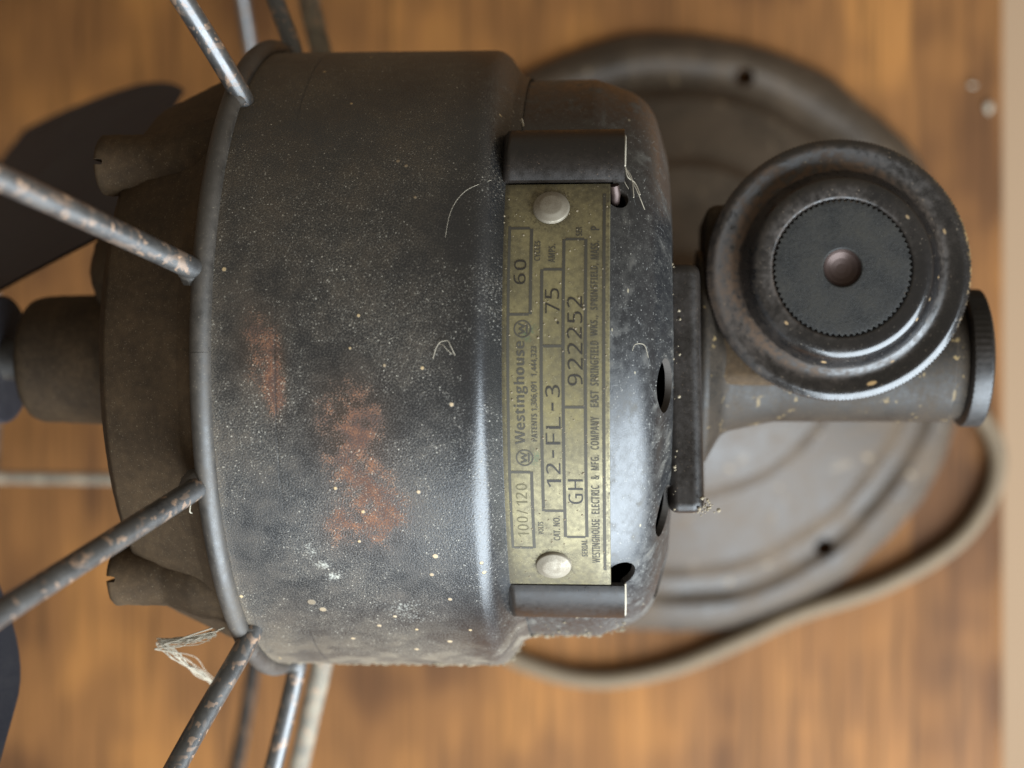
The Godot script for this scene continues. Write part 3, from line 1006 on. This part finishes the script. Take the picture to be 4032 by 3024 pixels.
func build_front() -> void:
	var st := new_st()
	var lump := FastNoiseLite.new()
	lump.noise_type = FastNoiseLite.TYPE_SIMPLEX_SMOOTH
	lump.seed = 9
	lump.frequency = 0.35
	lump.fractal_octaves = 3
	var rough := func(deg: float, _i: int, x: float, r: float) -> float:
		return 0.22 * minf(1.0, r / 8.0) * lump.get_noise_3d(x, r * cos(deg_to_rad(deg)), r * sin(deg_to_rad(deg)))
	var cast := func(deg: float, _i: int, x: float, r: float) -> float:
		return 0.3 * minf(1.0, r / 4.0) * lump.get_noise_3d(x + 31.0, r * cos(deg_to_rad(deg)), r * sin(deg_to_rad(deg)))
	lathe(st, back(profile([[-41.0, 55.6], [-44.2, 55.0, 1.0], [-47.0, 53.0, 2.0], [-60.6, 47.0, 1.8], [-62.6, 43.5, 1.2], [-64.5, 30.0, 4.0], [-67.5, 15.0, 3.0], [-71.0, 12.6, 2.0], [-91.0, 11.8, 3.0], [-92.0, 7.0, 1.0], [-92.0, 4.0]], 1.0, 7)), 0, 220, -180, 180, Vector2(0, 1), null, 0.0, rough)
	var f := part("front_cap", st, M.brown, fan, head)
	for deg in [-40.5, 50.3, 140.0, 230.0]:
		st = new_st()
		var slot := func(p: Vector3) -> float:
			return maxf(absf(p.z) - 0.5, p.x + 62.9)
		lathe(st, back(profile([[-42.0, 8.2], [-50.0, 6.8, 6.0], [-55.0, 5.0, 4.0], [-64.2, 4.9, 1.0], [-64.8, 3.6], [-64.8, 0.05]], 0.6, 5)), 0, 56, -180, 180, Vector2(0, 1), slot, 1.6, cast)
		var tr := Transform3D(Basis(Vector3(1, 0, 0), deg_to_rad(0.0)), on_head(48.0, deg, 0.0) * MM)
		part("screw_boss", st, M.brown, f, tr)
	st = new_st()
	var rng := RandomNumberGenerator.new()
	rng.seed = 14
	blob(st, Vector3(-67.0, 3.0, -16.0), Vector3(11.5, 13.0, 12.0), rng, 0.03, 18, 26)
	part("oil_cup", st, M.brown, f, Transform3D())
	# fan hub and blades
	st = new_st()
	lathe(st, back(profile([[-97.0, 3.0], [-97.0, 12.2, 0.6], [-138.0, 12.4, 1.5], [-144.0, 9.0, 3.0], [-145.0, 0.05]], 3.0)), 0, 48)
	part("blade_hub", st, M.blade, fan, head)
	st = new_st()
	tube(st, PackedVector3Array([Vector3(-86, 0, 0), Vector3(-100, 0, 0)]), 4.0, 16)
	part("shaft", st, M.enamel, fan, head)
	for q in 3:
		st = new_st()
		var nr := 26
		var nc := 18
		var grid := []
		for lay in [0.0, 1.2]:
			for i in nr + 1:
				for j in nc + 1:
					var t := float(i) / nr
					var s := float(j) / nc * 2.0 - 1.0
					var r := lerpf(11.0, 116.0 - 24.0 * s - 14.0 * pow(maxf(s, 0.0), 4.0), t)
					var half := lerpf([16.0, 42.0, 30.0][q], 39.0, smoothstep(0.0, 0.75, t))
					var c := s * half
					var pitch := deg_to_rad(60.0)
					var bow := 3.0 * (1.0 - s * s)
					var tan_ := c * cos(pitch)
					var ax: float = [-119.0, -112.0, -117.0][q] + c * sin(pitch) - bow - lay
					# radial along y, tangential along z (increasing angle)
					grid.append(Vector3(ax, r, tan_))
		var off := (nr + 1) * (nc + 1)
		for i in nr:
			for j in nc:
				for o in [0, off]:
					var a: int = o + i * (nc + 1) + j
					quad(st, grid[a], grid[a + 1], grid[a + nc + 2], grid[a + nc + 1])
		for i in nr:
			for j in [0, nc]:
				var a: int = i * (nc + 1) + j
				quad(st, grid[a], grid[a + nc + 1], grid[off + a + nc + 1], grid[off + a])
		for j in nc:
			var a: int = nr * (nc + 1) + j
			quad(st, grid[a], grid[a + 1], grid[off + a + 1], grid[off + a])
		var turn := deg_to_rad([52.0, 216.0, 336.0][q])
		part("fan_blade", st, M.blade, fan, head * Transform3D(Basis(Vector3(1, 0, 0), turn), Vector3.ZERO))

func build_plate() -> void:
	var st := new_st()
	var d0 := -30.4
	var d1 := 45.3
	lathe(st, profile([[PB, 50.3], [PB, plate_r, 0.12], [PB + 16.5, plate_r, 0.12], [PB + 16.5, 50.3]], 4.0, 3), 0, 60, d0, d1, Vector2(PB, PB + 16.5))
	for d in [d0, d1]:
		quad(st, on_head(50.3, d, PB), on_head(plate_r, d, PB), on_head(plate_r, d, PB + 16.5), on_head(50.3, d, PB + 16.5))
	var plate := part("nameplate", st, M.brass, fan, head)
	plate.set_meta("label", "tarnished brass nameplate with stamped numbers and two rivets")
	for d in [-25.5, 40.0]:
		st = new_st()
		lathe(st, profile([[0.0, 2.85], [0.45, 2.75, 0.3], [0.95, 1.7, 1.0], [1.1, 0.02]], 0.4, 4), 1, 32)
		var up := on_head(1.0, d, 0.0)
		var b := Basis(Vector3(1, 0, 0), deg_to_rad(d))
		part("rivet", st, M.rivet, plate, Transform3D(b, (up * plate_r + Vector3(9.8, 0, 0)) * MM))
	# printed frame: long rules and the ends of the boxes
	var rules := [
		[-22.0, 36.0, 0.95, 1.35], [-21.5, -6.4, 4.05, 4.5], [20.4, 36.0, 4.05, 4.5], [-14.1, 28.0, 5.6, 6.05], [-19.5, 33.4, 8.65, 9.1], [-19.5, 33.4, 11.75, 12.2], [-28.3, 41.3, 14.3, 14.75],
	]
	for r in rules:
		st = new_st()
		plate_bar(r[0], r[1], r[2], r[3], st)
		part("printed_rule", st, M.ink, plate)
	for r in [[-21.6, 1.35, 4.05], [-6.4, 1.35, 4.05], [20.5, 1.35, 4.05], [35.9, 1.35, 4.05], [-14.1, 6.05, 8.65], [-1.1, 6.05, 8.65], [27.9, 6.05, 8.65], [-19.5, 9.1, 11.75], [9.1, 9.1, 11.75], [33.4, 9.1, 11.75]]:
		st = new_st()
		plate_bar(r[0] - 0.24, r[0] + 0.24, r[1], r[2], st)
		part("printed_rule", st, M.ink, plate)
	# the writing reads from the window side towards the far side
	stamped("60", -11.2, -16.2, 2.75, 1.7, plate, M.stamp, 1)
	stamped(".75", -3.8, -11.1, 7.3, 2.0, plate, M.stamp, 2)
	stamped("12-FL-3", 23.9, 5.0, 7.4, 2.05, plate, M.stamp, 3)
	stamped("GH", 26.8, 21.4, 10.5, 2.1, plate, M.stamp, 4)
	stamped("922252", 5.8, -9.8, 10.5, 2.1, plate, M.stamp, 5)
	stamped("100/120", 33.8, 22.5, 2.75, 1.6, plate, M.faint, 6)
	letter_line("Westinghouse", 15.5, -1.9, 2.95, 2.0, plate, true)
	letter_line("PATENTS 1,306,091  1,444,323", 15.0, -1.1, 4.85, 0.95, plate, true)
	letter_line("VOLTS", 32.9, 30.2, 5.35, 0.8, plate, true)
	letter_line("CYCLES", -15.6, -19.2, 5.15, 0.85, plate, true)
	letter_line("AMPS.", -15.3, -18.6, 7.2, 1.0, plate, true)
	letter_line("CAT. NO.", 34.2, 29.0, 7.65, 1.0, plate, true)
	letter_line("SERIAL", 37.9, 34.0, 11.6, 0.9, plate, true)
	letter_line("SER", -20.1, -21.8, 11.0, 0.9, plate, true)
	var b := 13.25
	for w in [["WESTINGHOUSE", 39.4, 29.6], ["ELECTRIC", 28.5, 22.9], ["&", 21.8, 21.0], ["MFG.", 20.1, 17.4], ["COMPANY", 16.4, 10.7], ["EAST", 9.1, 6.3], ["SPRINGFIELD", 5.5, -1.9], ["WKS.,", -2.7, -6.1], ["SPRINGFIELD,", -7.1, -15.0], ["MASS.", -15.8, -19.1], ["P", -21.1, -21.9]]:
		letter_line(w[0], w[1], w[2], b, 1.2, plate, true)
	emblem(-3.95, 3.2, 2.7, plate)
	emblem(17.9, 3.35, 2.7, plate)

func build_rear() -> void:
	# mounting flange behind the cap
	var st := new_st()
	rbox(st, Vector3(31.8, 5.0, 5.4), Vector3(6.0, 52.0, 41.0), 1.9, Basis(Vector3(0, 0, 1), 0.05) * Basis(Vector3(0, 1, 0), 0.02))
	part("mounting_flange", st, M.hood, fan, head)
	# gear case: block and cylinder towards the rear
	st = new_st()
	rbox(st, Vector3(48.0, 1.0, -10.9), Vector3(26.0, 26.0, 31.7), 2.2)
	var gear := part("gear_case", st, M.brown, fan, head)
	st = new_st()
	lathe(st, profile([[34.0, 0.1], [34.0, 20.0], [35.5, 19.0, 1.0], [38.5, 13.6, 4.0], [48.0, 11.6, 6.0], [78.6, 11.6, 0.5], [79.0, 11.1], [80.8, 11.0], [81.0, 0.1]], 4.0, 5), 0, 64)
	part("gear_barrel", st, M.paint_spots, gear)
	st = new_st()
	var knurl := func(deg: float, _i: int, _x: float, r: float) -> float:
		return 0.55 * (0.5 - absf(fposmod(deg / 360.0 * 66.0, 1.0) - 0.5)) * 2.0 if r > 11.3 else 0.0
	lathe(st, profile([[81.0, 0.1], [81.0, 11.2], [81.5, 11.9, 0.3], [84.6, 11.9, 0.3], [85.2, 11.0], [85.4, 0.1]], 1.0, 3), 0, 66 * 6, -180, 180, Vector2(0, 1), null, 0.0, knurl)
	part("thumb_wheel", st, M.hood, gear)
	# big oscillator knob on top
	st = new_st()
	var rim := func(deg: float, _i: int, y: float, r: float) -> float:
		return 0.22 * (absf(fposmod(deg / 360.0 * 210.0, 1.0) - 0.5)) * 2.0 - 0.1 if r > 21.2 else 0.0
	lathe(st, profile([[-3.0, 12.0], [-2.4, 20.6, 0.8], [-1.4, 21.6, 0.4], [0.0, 21.6, 0.5], [1.0, 20.4, 1.2], [0.1, 17.6, 2.0], [1.0, 16.4, 1.4], [5.2, 14.2, 3.4], [5.0, 11.4, 0.6], [4.4, 10.9]], 0.8, 8), 1, 210 * 5, -180, 180, Vector2.ZERO, null, 0.0, rim)
	var kt := Transform3D(Basis(Vector3(0, 0, 1), deg_to_rad(TILT)) * Basis().scaled(Vector3(1.035, 1.0, 1.035)), Vector3(55.8 - BASE_X, AXIS_Y + 21.5, -19.5 - BASE_Z) * MM)
	var knob := part("oscillator_knob", st, M.knob, fan, kt)
	st = new_st()
	var teeth := func(deg: float, _i: int, _y: float, r: float) -> float:
		return 0.5 * (absf(fposmod(deg / 360.0 * 72.0, 1.0) - 0.5) - 0.25) * 2.0 if r > 10.0 else 0.0
	lathe(st, profile([[3.6, 10.9], [5.0, 10.9, 0.12], [5.05, 9.6], [5.1, 3.2, 0.25], [4.7, 2.9, 0.2], [3.0, 2.85]], 0.6, 4), 1, 72 * 6, -180, 180, Vector2(0, 1), null, 0.0, teeth)
	var disc := part("serrated_disc", st, M.crackle, knob)
	st = new_st()
	lathe(st, profile([[4.95, 3.0], [4.35, 2.6, 0.4], [3.75, 1.7, 1.0], [3.5, 0.8, 0.8], [3.45, 0.02]], 0.25, 6), 1, 32)
	part("pivot_dimple", st, M.copper, knob)
	st = new_st()
	tube(st, PackedVector3Array([Vector3(0, -12, 0), Vector3(0, -2.6, 0)]), 7.0, 28)
	part("knob_stem", st, M.enamel, knob)

func build_guard() -> void:
	# wires: out from the bead, then forward round the blades
	var rng := RandomNumberGenerator.new()
	rng.seed = 21
	# [angle, where it leaves the bead, forward lean]
	for w in [[-120.0, -39.2, 0.27], [-88.0, -41.0, 0.36], [-47.0, -40.9, 0.38], [-12.6, -43.4, 0.36], [20.6, -43.4, 0.38], [54.0, -41.0, 0.35], [88.0, -40.0, 0.25], [120.0, -39.2, 0.28], [168.0, -41.0, 0.36], [-158.0, -41.0, 0.36]]:
		var st := new_st()
		var c := []
		var deg: float = w[0]
		c.append(on_head(55.0, deg, w[1]))
		for r in [58.0, 75.0, 95.0, 115.0, 135.0, 150.0]:
			c.append(on_head(r, deg + rng.randfn(0.0, 0.18), w[1] - w[2] * (r - 58.0) + rng.randfn(0.0, 0.22)))
		var turn_x: float = w[1] - w[2] * 92.0
		for p in [[157.0, -8.0], [159.0, -24.0], [159.0, -60.0], [157.0, -96.0], [150.0, -106.0], [120.0, -116.0]]:
			c.append(on_head(p[0], deg, turn_x + p[1]))
		tube(st, smooth_line(c, 6), 2.3 if absf(deg) == 120.0 else 1.72, 18)
		var wire := part("guard_wire", st, M.old_wire if absf(deg) == 120.0 or deg == 168.0 else M.wire, fan, head)
		st = new_st()
		blob(st, on_head(56.8, deg, w[1] - 0.4), Vector3(2.3, 2.3, 2.3), rng, 0.16, 8, 12)
		part("weld", st, M.enamel, wire)
	for r in [[161.5, -85.0], [161.5, -172.0], [120.0, -188.0]]:
		var st := new_st()
		var ring := PackedVector3Array()
		for k in 121:
			ring.append(on_head(r[0], k * 3.0, r[1]))
		tube(st, ring, 2.0, 10, false)
		part("guard_ring", st, M.wire, fan, head)

func fibre(pts: Array, r: float, lift: float, parent: Node3D) -> void:
	# a thread lying on the motor; points are [motor x, angle]
	var c := []
	var k := 0
	for p in pts:
		c.append(on_head(skin(p[0]) + lift * (0.4 + 0.6 * absf(sin(k * 1.9))), p[1], p[0]))
		k += 1
	var st := new_st()
	tube(st, smooth_line(c, 5), r * 0.48, 6)
	part("lint_fibre", st, M.lint, parent)

func skin(x: float) -> float:
	var line := [[-44.0, 56.2], [-0.5, 56.0], [2.7, 51.6], [4.4, 50.8], [16.0, 50.6], [21.0, 49.4], [25.5, 46.0], [28.0, 39.0]]
	for i in line.size() - 1:
		if x <= line[i + 1][0]:
			return lerpf(line[i][1], line[i + 1][1], clampf((x - line[i][0]) / (line[i + 1][0] - line[i][0]), 0.0, 1.0))
	return 39.0

func build_dirt() -> void:
	var drum: Node3D = fan.get_node("motor_housing")
	var cap: Node3D = fan.get_node("rear_cap")
	fibre([[20.5, -41.5], [20.9, -38.4], [21.2, -35.6], [22.1, -33.5], [23.1, -30.9], [24.1, -28.3]], 0.16, 0.9, cap)
	fibre([[20.7, -40.1], [21.0, -37.1], [21.4, -34.1], [22.6, -33.4], [23.4, -31.0]], 0.22, 0.7, cap)
	fibre([[21.0, -40.4], [20.7, -36.3], [20.8, -32.9], [21.6, -31.0]], 0.12, 1.1, cap)
	fibre([[21.2, -36.0], [22.0, -34.6], [22.3, -32.0], [22.4, -30.0]], 0.2, 0.5, cap)
	fibre([[22.2, -0.4], [22.5, -1.4], [23.3, -1.7], [24.1, -1.3], [24.6, 0.8]], 0.11, 0.4, cap)
	fibre([[4.5, -44.9], [4.7, -44.0], [5.0, -42.8]], 0.34, 3.2, cap)
	fibre([[-7.2, 1.0], [-6.7, -0.6], [-6.1, -1.5], [-5.0, -1.7], [-4.5, -0.8], [-3.9, 0.5]], 0.13, 0.4, drum)
	fibre([[-6.3, -1.3], [-5.6, -1.0], [-5.0, -0.3], [-4.3, 0.3]], 0.10, 0.5, drum)
	fibre([[-5.7, -17.8], [-5.2, -21.3], [-4.2, -24.1], [-2.4, -26.2], [0.7, -28.9]], 0.07, 0.5, drum)
	fibre([[-45.0, 25.4], [-44.9, 24.4], [-44.6, 23.0], [-44.2, 22.2]], 0.22, 2.0, drum)
	# cobweb hanging from the front edge by the lower boss: one matted wad of threads
	var rng := RandomNumberGenerator.new()
	rng.seed = 77
	var st := new_st()
	for k in 26:
		var c := []
		var spread := rng.randf_range(0.2, 1.0)
		for q in [[-46.0, 36.5, 45.5], [-49.5, 36.0, 46.5], [-53.0, 35.0, 47.0], [-55.5, 34.0, 47.5], [-54.5, 32.0, 49.5], [-53.5, 28.0, 52.0], [-52.0, 23.0, 55.0], [-51.0, 18.0, 58.0], [-51.5, 13.0, 60.0]].slice(0, 4 if k < 14 else 9):
			c.append(Vector3(q[0], q[1], q[2]) + Vector3(rng.randfn(0.0, 0.7), rng.randfn(0.0, 0.7), rng.randfn(0.0, 0.6)) * spread)
		tube(st, smooth_line(c, 5), rng.randf_range(0.04, 0.13), 5)
	var web := part("cobweb", st, M.lint, drum)
	web.set_meta("kind", "stuff")
	# crust of dust along the lower side, one mass
	st = new_st()
	for k in 420:
		var x := rng.randf_range(-40.5, 1.5)
		var deg := rng.randfn(88.0, 5.0)
		var s := absf(rng.randfn(0.0, 0.26)) + 0.08
		blob(st, on_head(skin(x), deg, x), Vector3(s * rng.randf_range(0.8, 2.8), s * 0.8, s * 0.5), rng, 0.35, 4, 6)
	for k in 90:
		var x := rng.randf_range(4.0, 22.0)
		var deg := rng.randfn(78.0, 8.0)
		var s := absf(rng.randfn(0.0, 0.16)) + 0.06
		blob(st, on_head(skin(x), deg, x), Vector3(s * 1.4, s * 0.5, s * 0.8), rng, 0.35, 4, 6)
	for k in 34:
		blob(st, on_head(51.2, rng.randf_range(55.5, 58.5), rng.randf_range(12.5, 20.5)), Vector3.ONE * rng.randf_range(0.1, 0.32), rng, 0.4, 4, 6)
	for k in 330:
		blob(st, on_head(plate_r + 0.02, rng.randf_range(-30.0, 45.0), rng.randf_range(PB + 0.2, PB + 16.3)), Vector3(1.0, 0.5, 1.0) * (0.04 + absf(rng.randfn(0.0, 0.07))), rng, 0.35, 3, 5)
	for k in 90:        # along the joint of cap and flange
		blob(st, Vector3(rng.randfn(29.2, 0.35), rng.randf_range(28.0, 31.5), rng.randf_range(-15.0, 26.0)), Vector3.ONE * (0.05 + absf(rng.randfn(0.0, 0.13))), rng, 0.4, 4, 6)
	for k in 50:
		blob(st, Vector3(rng.randfn(33.5, 1.2), rng.randfn(29.0, 1.4), rng.randfn(24.8, 0.6)), Vector3.ONE * (0.06 + absf(rng.randfn(0.0, 0.17))), rng, 0.4, 4, 6)
	var o := part("dust_crust", st, M.crust, drum)
	o.set_meta("kind", "stuff")
